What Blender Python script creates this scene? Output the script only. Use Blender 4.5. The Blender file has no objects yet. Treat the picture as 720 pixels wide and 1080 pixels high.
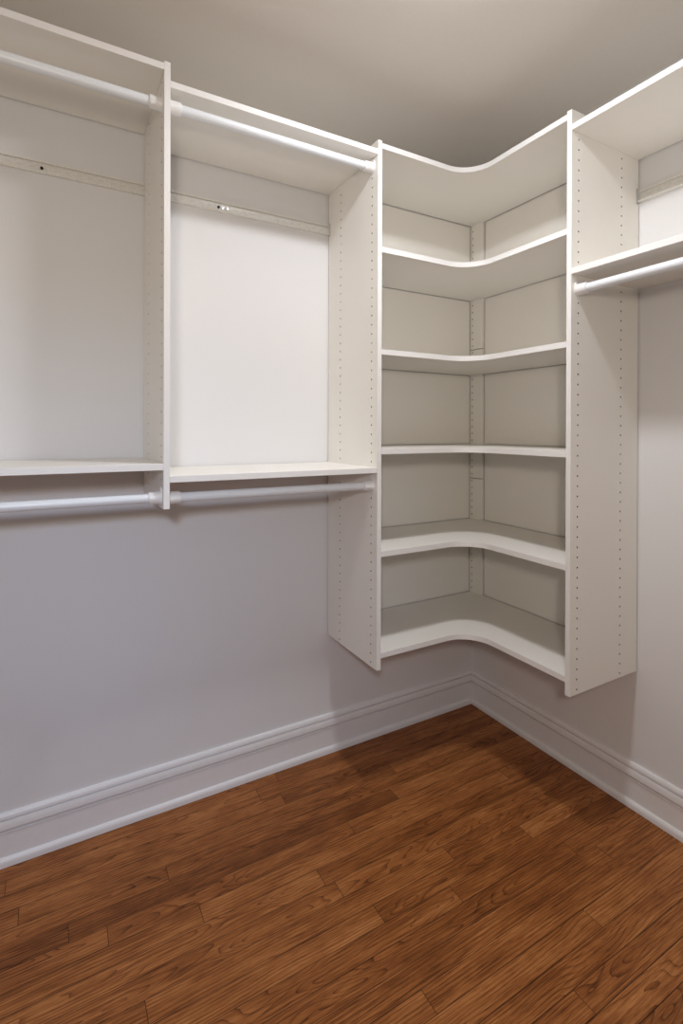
import bpy, bmesh, math, random
from mathutils import Matrix, Vector

scene = bpy.context.scene
col = scene.collection
random.seed(7)

# ------------------------------------------------------------------ camera
CAM = Vector((-1.75975, -1.8288, 1.30942))
YAW, PITCH, ROLL, FPX, V0 = 0.51453, -0.00248, 0.00291, 536.944, 454.371
cam_data = bpy.data.cameras.new('camera')
cam = bpy.data.objects.new('camera', cam_data)
col.objects.link(cam)
F0 = Vector((math.sin(YAW), math.cos(YAW), 0)); R0 = Vector((math.cos(YAW), -math.sin(YAW), 0)); Z0 = Vector((0, 0, 1))
F1 = F0 * math.cos(PITCH) + Z0 * math.sin(PITCH)
U1 = -F0 * math.sin(PITCH) + Z0 * math.cos(PITCH)
R2 = R0 * math.cos(ROLL) + U1 * math.sin(ROLL)
U2 = -R0 * math.sin(ROLL) + U1 * math.cos(ROLL)
cam.matrix_world = Matrix(((R2.x, U2.x, -F1.x, CAM.x), (R2.y, U2.y, -F1.y, CAM.y), (R2.z, U2.z, -F1.z, CAM.z), (0, 0, 0, 1)))
cam_data.sensor_fit = 'VERTICAL'
cam_data.sensor_height = 36.0
cam_data.lens = FPX / 1080.0 * 36.0
cam_data.shift_y = (V0 - 540.0) / 1080.0
cam_data.clip_start = 0.02
scene.camera = cam

# ------------------------------------------------------------------ light and exposure
scene.view_settings.view_transform = 'Standard'
scene.view_settings.look = 'None'
scene.view_settings.gamma = 1.0
scene.view_settings.use_curve_mapping = False
scene.view_settings.exposure = 0.0

world = bpy.data.worlds.new('world')
scene.world = world
world.use_nodes = True
world.node_tree.nodes['Background'].inputs['Color'].default_value = (0.80, 0.88, 1.0, 1)
world.node_tree.nodes['Background'].inputs['Strength'].default_value = 0.05

LAMP = Vector((-0.93, -0.92, 2.490))
LAMP_RADIUS = 0.085
LAMP_POWER = 9.6
DIFFUSER_GLOW = 36.0
LAMP_COLOR = (0.925, 0.95, 1.0, 1)

def area_light(name, loc, target, sx, sy, power, color):
    d = bpy.data.lights.new(name, 'AREA'); d.shape = 'RECTANGLE'
    d.size = sx; d.size_y = sy; d.energy = power; d.color = color
    o = bpy.data.objects.new(name, d); col.objects.link(o)
    o.location = loc
    o.rotation_euler = (Vector(target) - Vector(loc)).to_track_quat('-Z', 'Z').to_euler()
    return o

# added fill lights outside the doorway behind the camera, warm one and narrow blue one
FILL_W, FILL_C = 9.8, (1.0, 0.90, 0.765)
BEAM_W, BEAM_C = 1.3, (0.24, 0.52, 1.0)
area_light('warm_fill', (-1.97, -2.16, 1.60), (-1.2, 0.0, 1.30), 0.15, 0.15, FILL_W, FILL_C)  # warm fill added close behind the camera, no lamp known there
fill_beam = area_light('blue_fill', (-2.02, -2.15, 1.63), (-1.62, 0.0, 0.45), 0.12, 0.12, BEAM_W, BEAM_C)  # blue fill added to tint the lower left wall
fill_beam.data.spread = math.radians(66)

# ------------------------------------------------------------------ materials
def new_mat(name):
    m = bpy.data.materials.new(name); m.use_nodes = True
    nt = m.node_tree
    return m, nt, nt.nodes['Principled BSDF']

def plain(name, color, rough=0.5, metallic=0.0, bump=0.0, bscale=60.0, mottle=0.015, spec=0.5):
    m, nt, b = new_mat(name)
    b.inputs['Roughness'].default_value = rough
    b.inputs['Metallic'].default_value = metallic
    b.inputs['Specular IOR Level'].default_value = spec
    tc = nt.nodes.new('ShaderNodeTexCoord')
    n = nt.nodes.new('ShaderNodeTexNoise'); n.inputs['Scale'].default_value = bscale; n.inputs['Detail'].default_value = 3
    nt.links.new(tc.outputs['Object'], n.inputs['Vector'])
    r = nt.nodes.new('ShaderNodeMapRange')
    r.inputs['From Min'].default_value = 0.3; r.inputs['From Max'].default_value = 0.7
    r.inputs['To Min'].default_value = 1 - mottle; r.inputs['To Max'].default_value = 1 + mottle
    nt.links.new(n.outputs['Fac'], r.inputs['Value'])
    mx = nt.nodes.new('ShaderNodeVectorMath'); mx.operation = 'SCALE'
    mx.inputs[0].default_value = color[:3]
    nt.links.new(r.outputs['Result'], mx.inputs['Scale'])
    nt.links.new(mx.outputs['Vector'], b.inputs['Base Color'])
    if bump:
        bp = nt.nodes.new('ShaderNodeBump'); bp.inputs['Strength'].default_value = bump; bp.inputs['Distance'].default_value = 0.001
        nt.links.new(n.outputs['Fac'], bp.inputs['Height'])
        nt.links.new(bp.outputs['Normal'], b.inputs['Normal'])
    return m

M_WALL = plain('wall_paint', (0.785, 0.77, 0.765), 0.65, bump=0.15, bscale=180, mottle=0.008, spec=0.25)
M_CEIL = plain('ceiling_paint', (0.92, 0.87, 0.81), 0.8, bump=0.1, bscale=150, mottle=0.01, spec=0.2)
M_TRIM = plain('trim_paint', (0.84, 0.82, 0.82), 0.35, bscale=40, mottle=0.01)
M_MELA = plain('white_melamine', (0.91, 0.875, 0.815), 0.38, bump=0.05, bscale=300, mottle=0.006, spec=0.4)
M_EDGE = plain('white_edge_band', (0.86, 0.835, 0.81), 0.5, bscale=200, mottle=0.006, spec=0.25)
M_HOLE = plain('hole_shade', (0.06, 0.045, 0.035), 0.95)  # near black stands for the shade inside the holes
M_ROD = plain('white_enamelled_tube', (0.82, 0.84, 0.87), 0.34, bscale=20, mottle=0.005)
M_CUP = plain('white_plastic', (0.86, 0.84, 0.83), 0.35)
M_RAIL = plain('galvanised_steel', (0.80, 0.78, 0.73), 0.45, metallic=0.2, bump=0.3, bscale=220, mottle=0.10)
M_DARK = plain('dark_void', (0.02, 0.017, 0.015), 0.9)
M_SCREW = plain('zinc_screw', (0.7, 0.7, 0.7), 0.3, metallic=0.8)

def lamp_mat():
    m, nt, b = new_mat('lit_diffuser')
    b.inputs['Base Color'].default_value = (0.9, 0.9, 0.88, 1)
    b.inputs['Emission Color'].default_value = LAMP_COLOR
    b.inputs['Emission Strength'].default_value = DIFFUSER_GLOW
    return m
M_LAMP = lamp_mat()

def wood_mat():
    m, nt, b = new_mat('stained_oak')
    N = nt.nodes; L = nt.links
    def math_(op, a, c=None, clamp=False):
        n = N.new('ShaderNodeMath'); n.operation = op; n.use_clamp = clamp
        for i, v in enumerate((a, c)):
            if v is None: continue
            if isinstance(v, (int, float)): n.inputs[i].default_value = v
            else: L.new(v, n.inputs[i])
        return n.outputs[0]
    def noise(vec, scale, detail=2, rough=0.5):
        n = N.new('ShaderNodeTexNoise'); n.inputs['Scale'].default_value = scale
        n.inputs['Detail'].default_value = detail; n.inputs['Roughness'].default_value = rough
        L.new(vec, n.inputs['Vector']); return n.outputs['Fac']
    def comb(x, y, z):
        n = N.new('ShaderNodeCombineXYZ')
        for i, v in enumerate((x, y, z)):
            if isinstance(v, (int, float)): n.inputs[i].default_value = v
            else: L.new(v, n.inputs[i])
        return n.outputs[0]
    def remap(v, a, c, d, e):
        n = N.new('ShaderNodeMapRange')
        n.inputs['From Min'].default_value = a; n.inputs['From Max'].default_value = c
        n.inputs['To Min'].default_value = d; n.inputs['To Max'].default_value = e
        L.new(v, n.inputs['Value']); return n.outputs['Result']
    tc = N.new('ShaderNodeTexCoord')
    sp = N.new('ShaderNodeSeparateXYZ'); L.new(tc.outputs['Object'], sp.inputs[0])
    x, y = sp.outputs['X'], sp.outputs['Y']
    at = N.new('ShaderNodeAttribute'); at.attribute_name = 'plank'
    sa = N.new('ShaderNodeSeparateColor'); L.new(at.outputs['Color'], sa.inputs[0])
    s1, s2, tone = sa.outputs[0], sa.outputs[1], sa.outputs[2]
    au = N.new('ShaderNodeUVMap'); au.uv_map = 'plank_uv'           # local position within the board, metres
    su = N.new('ShaderNodeSeparateXYZ'); L.new(au.outputs['UV'], su.inputs[0])
    lx, ly = su.outputs['X'], su.outputs['Y']
    xs = math_('ADD', lx, math_('MULTIPLY', s1, 37.0))
    zs = math_('MULTIPLY', s2, 53.0)
    # growth rings cut lengthwise
    nb = noise(comb(math_('MULTIPLY', xs, 2.0), math_('MULTIPLY', ly, 9.0), zs), 1.0, 2.0, 0.45)
    nf = noise(comb(math_('MULTIPLY', xs, 9.0), math_('MULTIPLY', ly, 60.0), zs), 1.0, 2.0, 0.5)
    h = math_('ADD', math_('MULTIPLY', math_('SUBTRACT', nb, 0.5), 0.24), math_('MULTIPLY', math_('SUBTRACT', nf, 0.5), 0.006))
    off = math_('MULTIPLY', math_('SUBTRACT', s2, 0.5), 0.26)
    yy = math_('ADD', ly, off)
    r = math_('SQRT', math_('ADD', math_('MULTIPLY', yy, yy), math_('MULTIPLY', h, h)))
    ring = math_('FRACT', math_('MULTIPLY', r, 112.0))
    late = math_('POWER', ring, 6.0)
    # pores: fine long dark dashes
    po = noise(comb(math_('MULTIPLY', xs, 28.0), math_('MULTIPLY', ly, 900.0), zs), 1.0, 2.0, 0.6)
    pores = remap(po, 0.50, 0.68, 0.0, 1.0)
    po2 = noise(comb(math_('MULTIPLY', xs, 7.0), math_('MULTIPLY', ly, 330.0), zs), 1.0, 3.0, 0.6)
    streak = remap(po2, 0.35, 0.65, -1.0, 1.0)
    mot = noise(comb(math_('MULTIPLY', xs, 6.0), math_('MULTIPLY', ly, 22.0), zs), 1.0, 3.0, 0.55)
    blotch = remap(mot, 0.3, 0.7, -1.0, 1.0)
    v = math_('ADD', tone, math_('MULTIPLY', late, -0.40))
    v = math_('ADD', v, math_('MULTIPLY', pores, -0.26))
    v = math_('ADD', v, math_('MULTIPLY', streak, 0.15))
    v = math_('ADD', v, math_('MULTIPLY', blotch, 0.13))
    ramp = N.new('ShaderNodeValToRGB'); L.new(v, ramp.inputs[0])
    e = ramp.color_ramp.elements
    e[0].position = 0.0; e[0].color = (0.055, 0.016, 0.0045, 1)
    e[1].position = 1.0; e[1].color = (0.60, 0.265, 0.090, 1)
    k = e.new(0.35); k.color = (0.185, 0.060, 0.0155, 1)
    k = e.new(0.62); k.color = (0.345, 0.122, 0.034, 1)
    L.new(ramp.outputs[0], b.inputs['Base Color'])
    rr = math_('ADD', math_('MULTIPLY', pores, 0.12), 0.36)
    L.new(rr, b.inputs['Roughness'])
    b.inputs['Specular IOR Level'].default_value = 0.2
    bp = N.new('ShaderNodeBump'); bp.inputs['Strength'].default_value = 0.052; bp.inputs['Distance'].default_value = 0.0006
    L.new(math_('SUBTRACT', 1.0, pores), bp.inputs['Height'])
    L.new(bp.outputs['Normal'], b.inputs['Normal'])
    return m
M_WOOD = wood_mat()

# ------------------------------------------------------------------ helpers
def link_mesh(name, bm, mats, parent=None, smooth=False, bevel=0.0, recalc=True):
    if recalc: bmesh.ops.recalc_face_normals(bm, faces=bm.faces[:])
    me = bpy.data.meshes.new(name); bm.to_mesh(me); bm.free()
    for m in (mats if isinstance(mats, (list, tuple)) else [mats]): me.materials.append(m)
    if smooth:
        for p in me.polygons: p.use_smooth = True
        try: me.set_sharp_from_angle(angle=math.radians(40))
        except Exception: pass
    o = bpy.data.objects.new(name, me); col.objects.link(o)
    if parent: o.parent = parent
    if bevel:
        md = o.modifiers.new('bevel', 'BEVEL'); md.width = bevel; md.segments = 2; md.limit_method = 'ANGLE'
    return o

def thing(name, label, cat, loc=(0, 0, 0), group=None):
    o = bpy.data.objects.new(name, None); col.objects.link(o)
    o.location = loc; o.empty_display_size = 0.05
    o['label'] = label; o['category'] = cat
    if group: o['group'] = group
    return o

def structure(o):
    o['kind'] = 'structure'; return o

def add_box(bm, a, b, mi=0):
    x0, y0, z0 = a; x1, y1, z1 = b
    vs = [bm.verts.new(p) for p in ((x0, y0, z0), (x1, y0, z0), (x1, y1, z0), (x0, y1, z0), (x0, y0, z1), (x1, y0, z1), (x1, y1, z1), (x0, y1, z1))]
    for f in ((0, 3, 2, 1), (4, 5, 6, 7), (0, 1, 5, 4), (1, 2, 6, 5), (2, 3, 7, 6), (3, 0, 4, 7)):
        bm.faces.new([vs[i] for i in f]).material_index = mi

def box_obj(name, a, b, mat, parent=None, bevel=0.0):
    bm = bmesh.new(); add_box(bm, a, b)
    return link_mesh(name, bm, mat, parent, bevel=bevel)

def extrude_profile(bm, pts, p0, p1, mapf, mi=0):
    """pts: closed list of (d, z); swept from station p0 to p1; mapf(station, d, z) -> xyz; p0, p1 may be functions of d (mitres)"""
    s0 = p0 if callable(p0) else (lambda d: p0)
    s1 = p1 if callable(p1) else (lambda d: p1)
    A = [bm.verts.new(mapf(s0(d), d, z)) for d, z in pts]
    B = [bm.verts.new(mapf(s1(d), d, z)) for d, z in pts]
    n = len(pts)
    for i in range(n):
        bm.faces.new((A[i], A[(i + 1) % n], B[(i + 1) % n], B[i])).material_index = mi
    bm.faces.new(A).material_index = mi; bm.faces.new(B[::-1]).material_index = mi

def tube(bm, c0, c1, r, seg=24, mi=0):
    c0 = Vector(c0); c1 = Vector(c1); ax = (c1 - c0).normalized()
    up = Vector((0, 0, 1)) if abs(ax.z) < 0.9 else Vector((1, 0, 0))
    u = ax.cross(up).normalized(); w = ax.cross(u)
    A = [bm.verts.new(c0 + r * (math.cos(t) * u + math.sin(t) * w)) for t in [2 * math.pi * i / seg for i in range(seg)]]
    B = [bm.verts.new(c1 + r * (math.cos(t) * u + math.sin(t) * w)) for t in [2 * math.pi * i / seg for i in range(seg)]]
    for i in range(seg):
        bm.faces.new((A[i], A[(i + 1) % seg], B[(i + 1) % seg], B[i])).material_index = mi
    bm.faces.new(A[::-1]).material_index = mi; bm.faces.new(B).material_index = mi

# ------------------------------------------------------------------ room
X_MIN, Y_MIN, CEIL = -2.75, -1.96, 2.515
T = 0.10
def wall(name, a, b, mat=M_WALL): return structure(box_obj(name, a, b, mat))
wall('wall_left', (X_MIN - T, 0, 0), (T, T, CEIL))
wall('wall_right', (0, Y_MIN - T, 0), (T, 0, CEIL))
wall('wall_back', (X_MIN - T, Y_MIN - T, 0), (X_MIN, 0, CEIL))
bm = bmesh.new()                                                     # wall behind the camera, with its doorway
add_box(bm, (X_MIN, Y_MIN - T, 0), (-2.40, Y_MIN, CEIL))
add_box(bm, (-1.45, Y_MIN - T, 0), (0, Y_MIN, CEIL))
add_box(bm, (-2.40, Y_MIN - T, 2.08), (-1.45, Y_MIN, CEIL))
structure(link_mesh('wall_front', bm, M_WALL))
structure(box_obj('ceiling', (X_MIN - T, Y_MIN - T, CEIL), (T, T, CEIL + T), M_CEIL))

# door casing around the doorway
bm = bmesh.new()
add_box(bm, (-2.48, Y_MIN, 0), (-2.40, Y_MIN + 0.018, 2.16)); add_box(bm, (-1.45, Y_MIN, 0), (-1.37, Y_MIN + 0.018, 2.16))
add_box(bm, (-2.40, Y_MIN, 2.08), (-1.45, Y_MIN + 0.018, 2.16))
structure(link_mesh('trim_1', bm, M_TRIM))

# floor: oak strips, each with its own grain seed
PW, SEAM0 = 0.0583, -0.13
joints = {3: [-1.7246], 4: [-1.636], 2: [-1.466], 5: [-1.41], 6: [-1.078], 9: [-0.992, -0.42], 8: [-0.695], 13: [-1.01], -1: [-1.8777],
          1: [-0.62], 0: [-1.05], 7: [-1.95], 10: [-1.6], 11: [-0.35], 12: [-1.45], 14: [-0.5], 15: [-1.25], 16: [-0.7]}
tones = {}
bm = bmesh.new()
cl = bm.loops.layers.float_color.new('plank'); uvl = bm.loops.layers.uv.new('plank_uv')
k0 = -3; k1 = int((-Y_MIN) / PW) + 2
for k in range(k0, k1):
    ya = SEAM0 - PW * k; yb = ya - PW
    ya = min(ya, 0.0)
    if yb >= ya: continue
    js = sorted(joints.get(k, []))
    cuts = [0.0]
    pos = list(js)
    lo = pos[0] if pos else -random.uniform(0.2, 1.2)
    if not pos: pos = [lo]
    while pos[0] > X_MIN: pos.insert(0, pos[0] - random.uniform(0.8, 1.6))
    while pos[-1] < 0.0 - 1.3: pos.append(pos[-1] + random.uniform(0.7, 1.2))
    pos = [max(p, X_MIN) for p in pos] + [0.0]
    for a, b in zip(pos[:-1], pos[1:]):
        if b - a < 0.01: continue
        g = 0.0007
        z = 0.0
        vs = [bm.verts.new(p) for p in ((a + g, yb + g, z), (b - g, yb + g, z), (b - g, ya - g, z), (a + g, ya - g, z))]
        f = bm.faces.new(vs); f.material_index = 0
        c = (random.random(), {2: 0.5, 6: 0.46, 7: 0.53, 11: 0.5, 16: 0.48, 17: 0.52}.get(k, random.random()), min(0.80, max(0.34, random.gauss(0.62, 0.065))), 1)
        uvs = ((a, -PW / 2), (b, -PW / 2), (b, PW / 2), (a, PW / 2))
        for lp, uv in zip(f.loops, uvs): lp[cl] = c; lp[uvl].uv = uv
vs = [bm.verts.new(p) for p in ((X_MIN, Y_MIN - T, -0.003), (0, Y_MIN - T, -0.003), (0, 0, -0.003), (X_MIN, 0, -0.003))]
bm.faces.new(vs).material_index = 1
floor = structure(link_mesh('floor', bm, [M_WOOD, M_DARK], recalc=False))

# baseboards with cap moulding and shoe
prof_base = [(0, 0.003), (0.011, 0.003), (0.011, 0.0980), (0.0140, 0.0990), (0.0140, 0.1015), (0.0080, 0.1022), (0.0080, 0.1052), (0.0150, 0.1070), (0.0162, 0.112),
             (0.0150, 0.124), (0.0125, 0.1335), (0.0055, 0.1340), (0.0055, 0.1372), (0.0115, 0.1380), (0.0105, 0.146), (0.007, 0.1525), (0, 0.154)]
prof_shoe = [(0.0112, 0.001), (0.0215, 0.001)] + [(0.0112 + 0.0103 * math.cos(t), 0.012 + 0.014 * math.sin(t)) for t in [math.pi / 2 * i / 6 for i in range(7)]]
mapL = lambda s, d, z: (s, -d, z)
mapR = lambda s, d, z: (-d, s, z)
for nm, pr in (('baseboard', prof_base), ('shoe', prof_shoe)):
    bm = bmesh.new(); extrude_profile(bm, pr, X_MIN, lambda d: -d - 0.0002, mapL)
    structure(link_mesh('baseboard_left' if nm == 'baseboard' else 'trim_2', bm, M_TRIM, smooth=(nm == 'shoe')))
    bm = bmesh.new(); extrude_profile(bm, pr, Y_MIN, lambda d: -d - 0.0002, mapR)
    structure(link_mesh('baseboard_right' if nm == 'baseboard' else 'trim_3', bm, M_TRIM, smooth=(nm == 'shoe')))

# ------------------------------------------------------------------ drilled panels and shelves
GAP = 0.005
NZ0, NZ1, ND = 2.088, 2.142, 0.018            # notch for the wall rail
def panel_mesh(D, zb, zt, s0, s1, mapf, notch=True):
    """upright panel standing out from a wall: mapf(station, d, z) -> xyz, thickness from s0 to s1"""
    bm = bmesh.new()
    cache = {}
    def V(s, d, z):
        k = (round(s, 5), round(d, 5), round(z, 5))
        if k not in cache: cache[k] = bm.verts.new(mapf(s, d, z))
        return cache[k]
    def face(pts, mi=0):
        try: bm.faces.new([V(*p) for p in pts]).material_index = mi
        except ValueError: pass
    HU = (0.102, 0.326); hw = 0.008; R = 0.0030; dep = 0.007
    zs = []
    z = zb + 0.0155
    while z < zt - (0.075 if zb < 0.6 else 0.035): zs.append(z); z += 0.032
    for s, inn in ((s0, 1), (s1, -1)):
        back = [(GAP, zb), (HU[0] - hw, zb), (HU[0] - hw, zt), (GAP, zt)]
        if notch: back = back[:3] + [(GAP, zt), (GAP, NZ1), (ND, NZ1), (ND, NZ0), (GAP, NZ0)]
        face([(s, d, q) for d, q in back])
        face([(s, HU[0] + hw, zb), (s, HU[1] - hw, zb), (s, HU[1] - hw, zt), (s, HU[0] + hw, zt)])
        face([(s, HU[1] + hw, zb), (s, D, zb), (s, D, zt), (s, HU[1] + hw, zt)])
        for hu in HU:
            lo = zb
            for i, zc in enumerate(zs):
                hi = zc + 0.016 if i < len(zs) - 1 else zt
                cell = [(hu - hw, lo), (hu + hw, lo), (hu + hw, hi), (hu - hw, hi)]
                ring = [(hu + R * math.cos(t), zc + R * math.sin(t)) for t in [math.radians(-157.5 + 45 * j) for j in range(8)]]
                # ring verts: 0,1 lower-left..; group two per cell side
                quads = [(cell[0], cell[1], ring[2], ring[1]), (cell[1], cell[2], ring[4], ring[3]), (cell[2], cell[3], ring[6], ring[5]), (cell[3], cell[0], ring[0], ring[7])]
                for q in quads: face([(s, d, z) for d, z in q])
                for cpt, ra, rb in ((cell[1], 2, 3), (cell[2], 4, 5), (cell[3], 6, 7), (cell[0], 0, 1)):
                    face([(s, *cpt), (s, *ring[rb]), (s, *ring[ra])])
                si = s + dep * inn * (1 if s1 > s0 else -1)
                for j in range(8):
                    a, b = ring[j], ring[(j + 1) % 8]
                    face([(s, *a), (s, *b), (si, *b), (si, *a)], 1)
                face([(si, *q) for q in ring], 1)
                lo = hi
    out = [(GAP, zb), (D, zb), (D, zt), (GAP, zt)]
    if notch: out += [(GAP, NZ1), (ND, NZ1), (ND, NZ0), (GAP, NZ0)]
    for i in range(len(out)):
        a, b = out[i], out[(i + 1) % len(out)]
        face([(s0, *a), (s1, *a), (s1, *b), (s0, *b)], 2 if i == 1 else 0)
    bmesh.ops.remove_doubles(bm, verts=bm.verts[:], dist=1e-6)
    return bm
def panel(D, zb, zt, s0, s1, mapf, parent, notch=True):
    return link_mesh('side_panel', panel_mesh(D, zb, zt, s0, s1, mapf, notch), [M_MELA, M_HOLE, M_EDGE], parent)

def straight_shelf(D, z, s0, s1, mapf, parent, t=0.0186):
    bm = bmesh.new()
    extrude_profile(bm, [(GAP, z), (D - 0.0008, z), (D, z + 0.0008), (D, z + t - 0.0008), (D - 0.0008, z + t), (GAP, z + t)], s0, s1, mapf)
    for f in bm.faces:
        c = f.calc_center_median()
        f.material_index = 0
    o = link_mesh('shelf', bm, [M_MELA, M_EDGE], parent)
    for p in o.data.polygons:
        d = -p.center.y if mapf is mapL else -p.center.x
        if d > D - 0.001 and p.area > 1e-4: p.material_index = 1
    return o

TP, TS = 0.0164, 0.0186
XP1, YP2, XP0 = -0.7733, -0.7844, -1.4785
D1, D2, D0 = 0.3640, 0.3602, 0.3625
Z_SHELF = [0.5174, 0.8684, 1.2241, 1.5697, 1.9237, 2.2810]

# ---- corner shelf unit
unit = thing('corner_shelf_unit', 'tall white corner shelf unit with six curved L-shaped shelves, hung where the two walls meet', 'shelf unit')
panel(D1, 0.4777, 2.3077, XP1 - TP, XP1, mapL, unit)
panel(D2, 0.4777, 2.3077, YP2 - TP, YP2, mapR, unit)
bm = bmesh.new()                                                     # narrow drilled post in the corner, made of three lengths
zc = [0.478, 1.0805, 1.6903, 2.3065]
PX = -0.0215
for a, b in zip(zc[:-1], zc[1:]):
    add_box(bm, (PX, -0.082, a + 0.0015), (-GAP, -GAP, b - 0.0015))
z = 0.4932
while z < 2.29:
    q = [(PX - 0.0005, -0.0215 + 0.0030 * math.cos(t), z + 0.0030 * math.sin(t)) for t in [math.pi / 4 * i for i in range(8)]]
    bm.faces.new([bm.verts.new(p) for p in q]).material_index = 1  # flat dark dots, shade of the holes put into colour
    z += 0.032
link_mesh('corner_post', bm, [M_MELA, M_HOLE], unit)
ZB = [0.4780] + Z_SHELF
for za, zb_, first in [(a + (TS if i else 0) + 0.003, b - 0.003, i == 0) for i, (a, b) in enumerate(zip(ZB[:-1], ZB[1:]))]:
    if first: continue
    box_obj('back_panel', (XP1 + 0.003, -0.0075, za), (PX - 0.006, -0.0015, zb_), M_MELA, unit)
    box_obj('back_panel', (-0.0075, YP2 + 0.003, za), (-0.0015, -0.0875, zb_), M_MELA, unit)
for z in Z_SHELF:
    e = 0.0004; R = 0.112
    xl = XP1 + e; yr = YP2 + e
    cx, cy = -D2 - R, -D1 - R
    path = [(xl, -0.0105), (xl, -D1)]
    arc = [(cx + R * math.cos(t), cy + R * math.sin(t)) for t in [math.pi / 2 - math.pi / 2 * i / 18 for i in range(19)]]
    path += arc + [(-D2, yr), (-0.0105, yr), (-0.0105, -0.0826), (PX - 0.0006, -0.0826), (PX - 0.0006, -0.0105)]
    bm = bmesh.new()
    A = [bm.verts.new((x, y, z)) for x, y in path]; B = [bm.verts.new((x, y, z + TS)) for x, y in path]
    bm.faces.new(A); bm.faces.new(B)
    n = len(path)
    for i in range(n):
        f = bm.faces.new((A[i], A[(i + 1) % n], B[(i + 1) % n], B[i]))
        if 1 <= i <= 20: f.material_index = 1; f.smooth = True
    sh = link_mesh('shelf', bm, [M_MELA, M_EDGE], unit)
    sh.data.set_sharp_from_angle(angle=math.radians(40))

# ---- two bays along the left wall
XL = -2.185                                                          # left end panel, outside the frame
left = thing('hanging_closet_unit', 'white two-bay hanging unit along the left wall with four straight shelves', 'closet unit')
panel(D0, 1.0871, 2.3257, XP0 - TP, XP0, mapL, left)
panel(D0, 1.0871, 2.3257, XL - TP, XL, mapL, left)
e = 0.0004
straight_shelf(D0, 2.3012, XL + e, XP0 - TP - e, mapL, left)
straight_shelf(D0, 1.1952, XL + e, XP0 - TP - e, mapL, left)
straight_shelf(D0, 2.2580, XP0 + e, XP1 - TP - e, mapL, left)
straight_shelf(D0, 1.1597, XP0 + e, XP1 - TP - e, mapL, left)

# ---- bay on the right wall
YR = -1.62
right = thing('hanging_closet_unit', 'white hanging unit on the right wall with two straight shelves', 'closet unit')
panel(D2, 1.05, 2.3077, YR - TP, YR, mapR, right)
straight_shelf(D2, 2.2422, YR + e, YP2 - TP - e, mapR, right)
straight_shelf(D2, 1.7946, YR + e, YP2 - TP - e, mapR, right)

# ------------------------------------------------------------------ wall rails
def rail(s0, s1, mapf, label, screws):
    bm = bmesh.new()
    prof = [(0.0, 2.095), (0.011, 2.095), (0.0125, 2.0962), (0.0125, 2.1005), (0.0112, 2.1005), (0.0112, 2.0975), (0.004, 2.099), (0.004, 2.129),
            (0.0085, 2.1315), (0.0085, 2.1275), (0.0100, 2.1275), (0.0100, 2.1345), (0.0085, 2.1352), (0.0, 2.1352)]
    extrude_profile(bm, prof, s0, s1, mapf)
    # slots punched along the web
    n = int((s1 - s0) / 0.032)
    for i in range(n):
        s = s0 + 0.016 + 0.032 * i
        add = [mapf(s + a, 0.0042, 2.1135 + b) for a, b in ((-0.007, -0.0025), (0.007, -0.0025), (0.007, 0.0025), (-0.007, 0.0025))]
        bm.faces.new([bm.verts.new(p) for p in add]).material_index = 1
    o = link_mesh('wall_rail', bm, [M_RAIL, M_SLOT])
    o['label'] = label; o['category'] = 'rail'; o['group'] = 'hanging rails'
    for s, dark in screws:
        b2 = bmesh.new()
        tube(b2, mapf(s, 0.0040, 2.1125), mapf(s, 0.0062, 2.1125), 0.0048, 14)
        link_mesh('screw_or_hole', b2, M_DARK if dark else M_SCREW, o)  # dark ones stand for open holes, their shade put into the colour
    return o
M_SLOT = plain('punched_slot', (0.74, 0.72, 0.67), 0.7)
rail(XL, XP1 - TP - 0.001, mapL, 'long galvanised steel rail on the left wall above the two hanging bays', [(-1.7924, True), (-1.2417, True), (-1.226, False), (-1.208, False), (-1.0105, False)])
rail(YR, YP2 - TP - 0.001, mapR, 'short galvanised steel rail on the right wall under the top right shelf', [(-1.2, True)])

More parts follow.
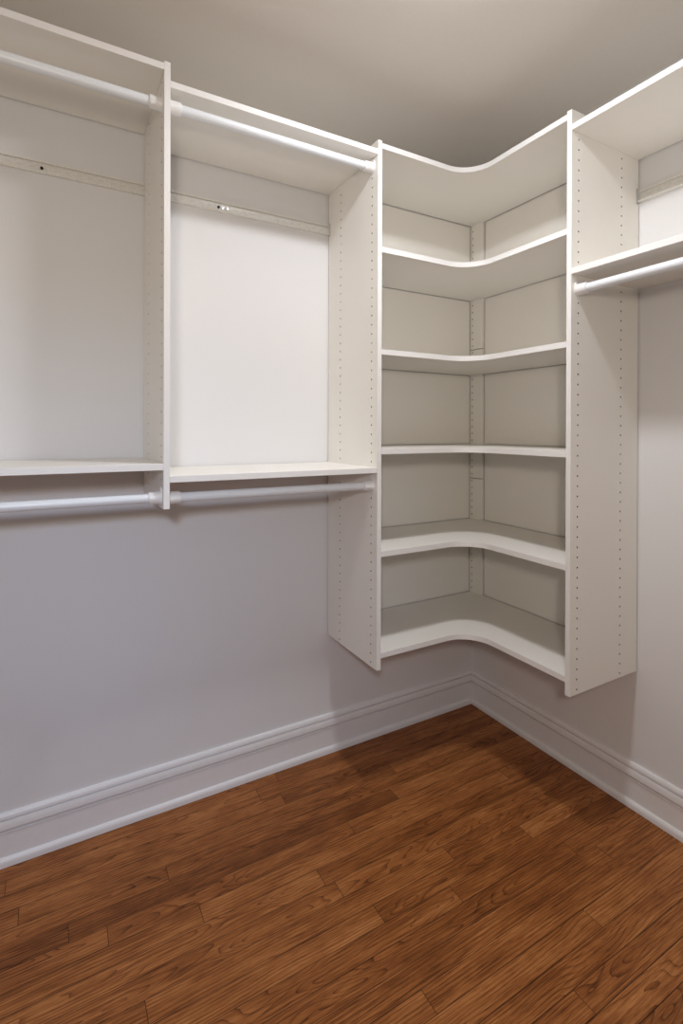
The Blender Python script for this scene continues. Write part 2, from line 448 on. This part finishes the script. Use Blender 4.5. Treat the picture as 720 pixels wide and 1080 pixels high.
# ------------------------------------------------------------------ closet rods
RR = 0.0140
def rod(s0, s1, d, z, mapf, label):
    """tube between two panel faces, a socket on each face"""
    t = thing('closet_rod', label, 'closet rod', mapf((s0 + s1) / 2, d, z), 'white closet rods')
    c = Vector(mapf((s0 + s1) / 2, d, z))
    loc = lambda s, dd, zz: Vector(mapf(s, dd, zz)) - c
    bm = bmesh.new(); tube(bm, loc(s0 + 0.006, d, z), loc(s1 - 0.006, d, z), RR, 28)
    link_mesh('tube', bm, M_ROD, t, smooth=True)
    for s, sg in ((s0, 1), (s1, -1)):
        bm = bmesh.new()
        n = 24; ro, ri, L = 0.0182, 0.0143, 0.035
        # plate: rounded, taller above the rod
        pl = []
        for i in range(n):
            a = 2 * math.pi * i / n
            w = math.sin(a)
            pl.append((d + 0.0205 * math.cos(a), z + (0.031 * w if w > 0 else 0.0205 * w)))
        A = [bm.verts.new(loc(s + sg * 0.0003, *p)) for p in pl]; B = [bm.verts.new(loc(s + sg * 0.0040, *p)) for p in pl]
        bm.faces.new(A); bm.faces.new(B)
        for i in range(n): bm.faces.new((A[i], A[(i + 1) % n], B[(i + 1) % n], B[i]))
        # collar: hollow ring with a small lip
        rings = []
        for q, r in ((0.004, ro + 0.001), (0.010, ro), (L - 0.002, ro), (L, ro - 0.001), (L, ri), (0.005, ri)):
            rings.append([bm.verts.new(loc(s + sg * q, d + r * math.cos(2 * math.pi * i / n), z + r * math.sin(2 * math.pi * i / n))) for i in range(n)])
        for ra, rb in zip(rings[:-1], rings[1:]):
            for i in range(n): bm.faces.new((ra[i], ra[(i + 1) % n], rb[(i + 1) % n], rb[i]))
        link_mesh('end_socket', bm, M_CUP, t, smooth=True)
    return t
DR = 0.326
rod(XL, XP0 - TP, DR, 2.2235, mapL, 'white hanging rod under the top shelf of the leftmost bay')
rod(XP0, XP1 - TP, DR, 2.2250, mapL, 'white hanging rod under the top shelf of the bay beside the corner shelves')
rod(XL, XP0 - TP, DR, 1.1160, mapL, 'white hanging rod under the lower shelf of the leftmost bay')
rod(XP0, XP1 - TP, DR, 1.1135, mapL, 'white hanging rod under the lower shelf of the bay beside the corner shelves')
rod(YR, YP2 - TP, DR, 1.7500, mapR, 'white hanging rod under the lower shelf on the right wall')

# ------------------------------------------------------------------ ceiling lamp (just above the frame)
lamp = thing('ceiling_light', 'round flat white ceiling light in the middle of the closet', 'ceiling light', (LAMP.x, LAMP.y, CEIL))
def disc(bm, r, z0, z1, seg=40):
    tube(bm, (0, 0, z0), (0, 0, z1), r, seg)
bm = bmesh.new(); disc(bm, LAMP_RADIUS + 0.012, -0.012, -0.0005)
link_mesh('base', bm, M_TRIM, lamp)
bm = bmesh.new(); disc(bm, LAMP_RADIUS, LAMP.z - CEIL - 0.003, -0.0121)
link_mesh('diffuser', bm, M_LAMP, lamp)
ld = bpy.data.lights.new('ceiling_light_glow', 'AREA'); ld.shape = 'DISK'; ld.size = 2 * LAMP_RADIUS
ld.energy = LAMP_POWER; ld.color = LAMP_COLOR[:3]; ld.spread = math.radians(172)
lo = bpy.data.objects.new('ceiling_light_glow', ld); col.objects.link(lo); lo.location = (LAMP.x, LAMP.y, LAMP.z - 0.006)
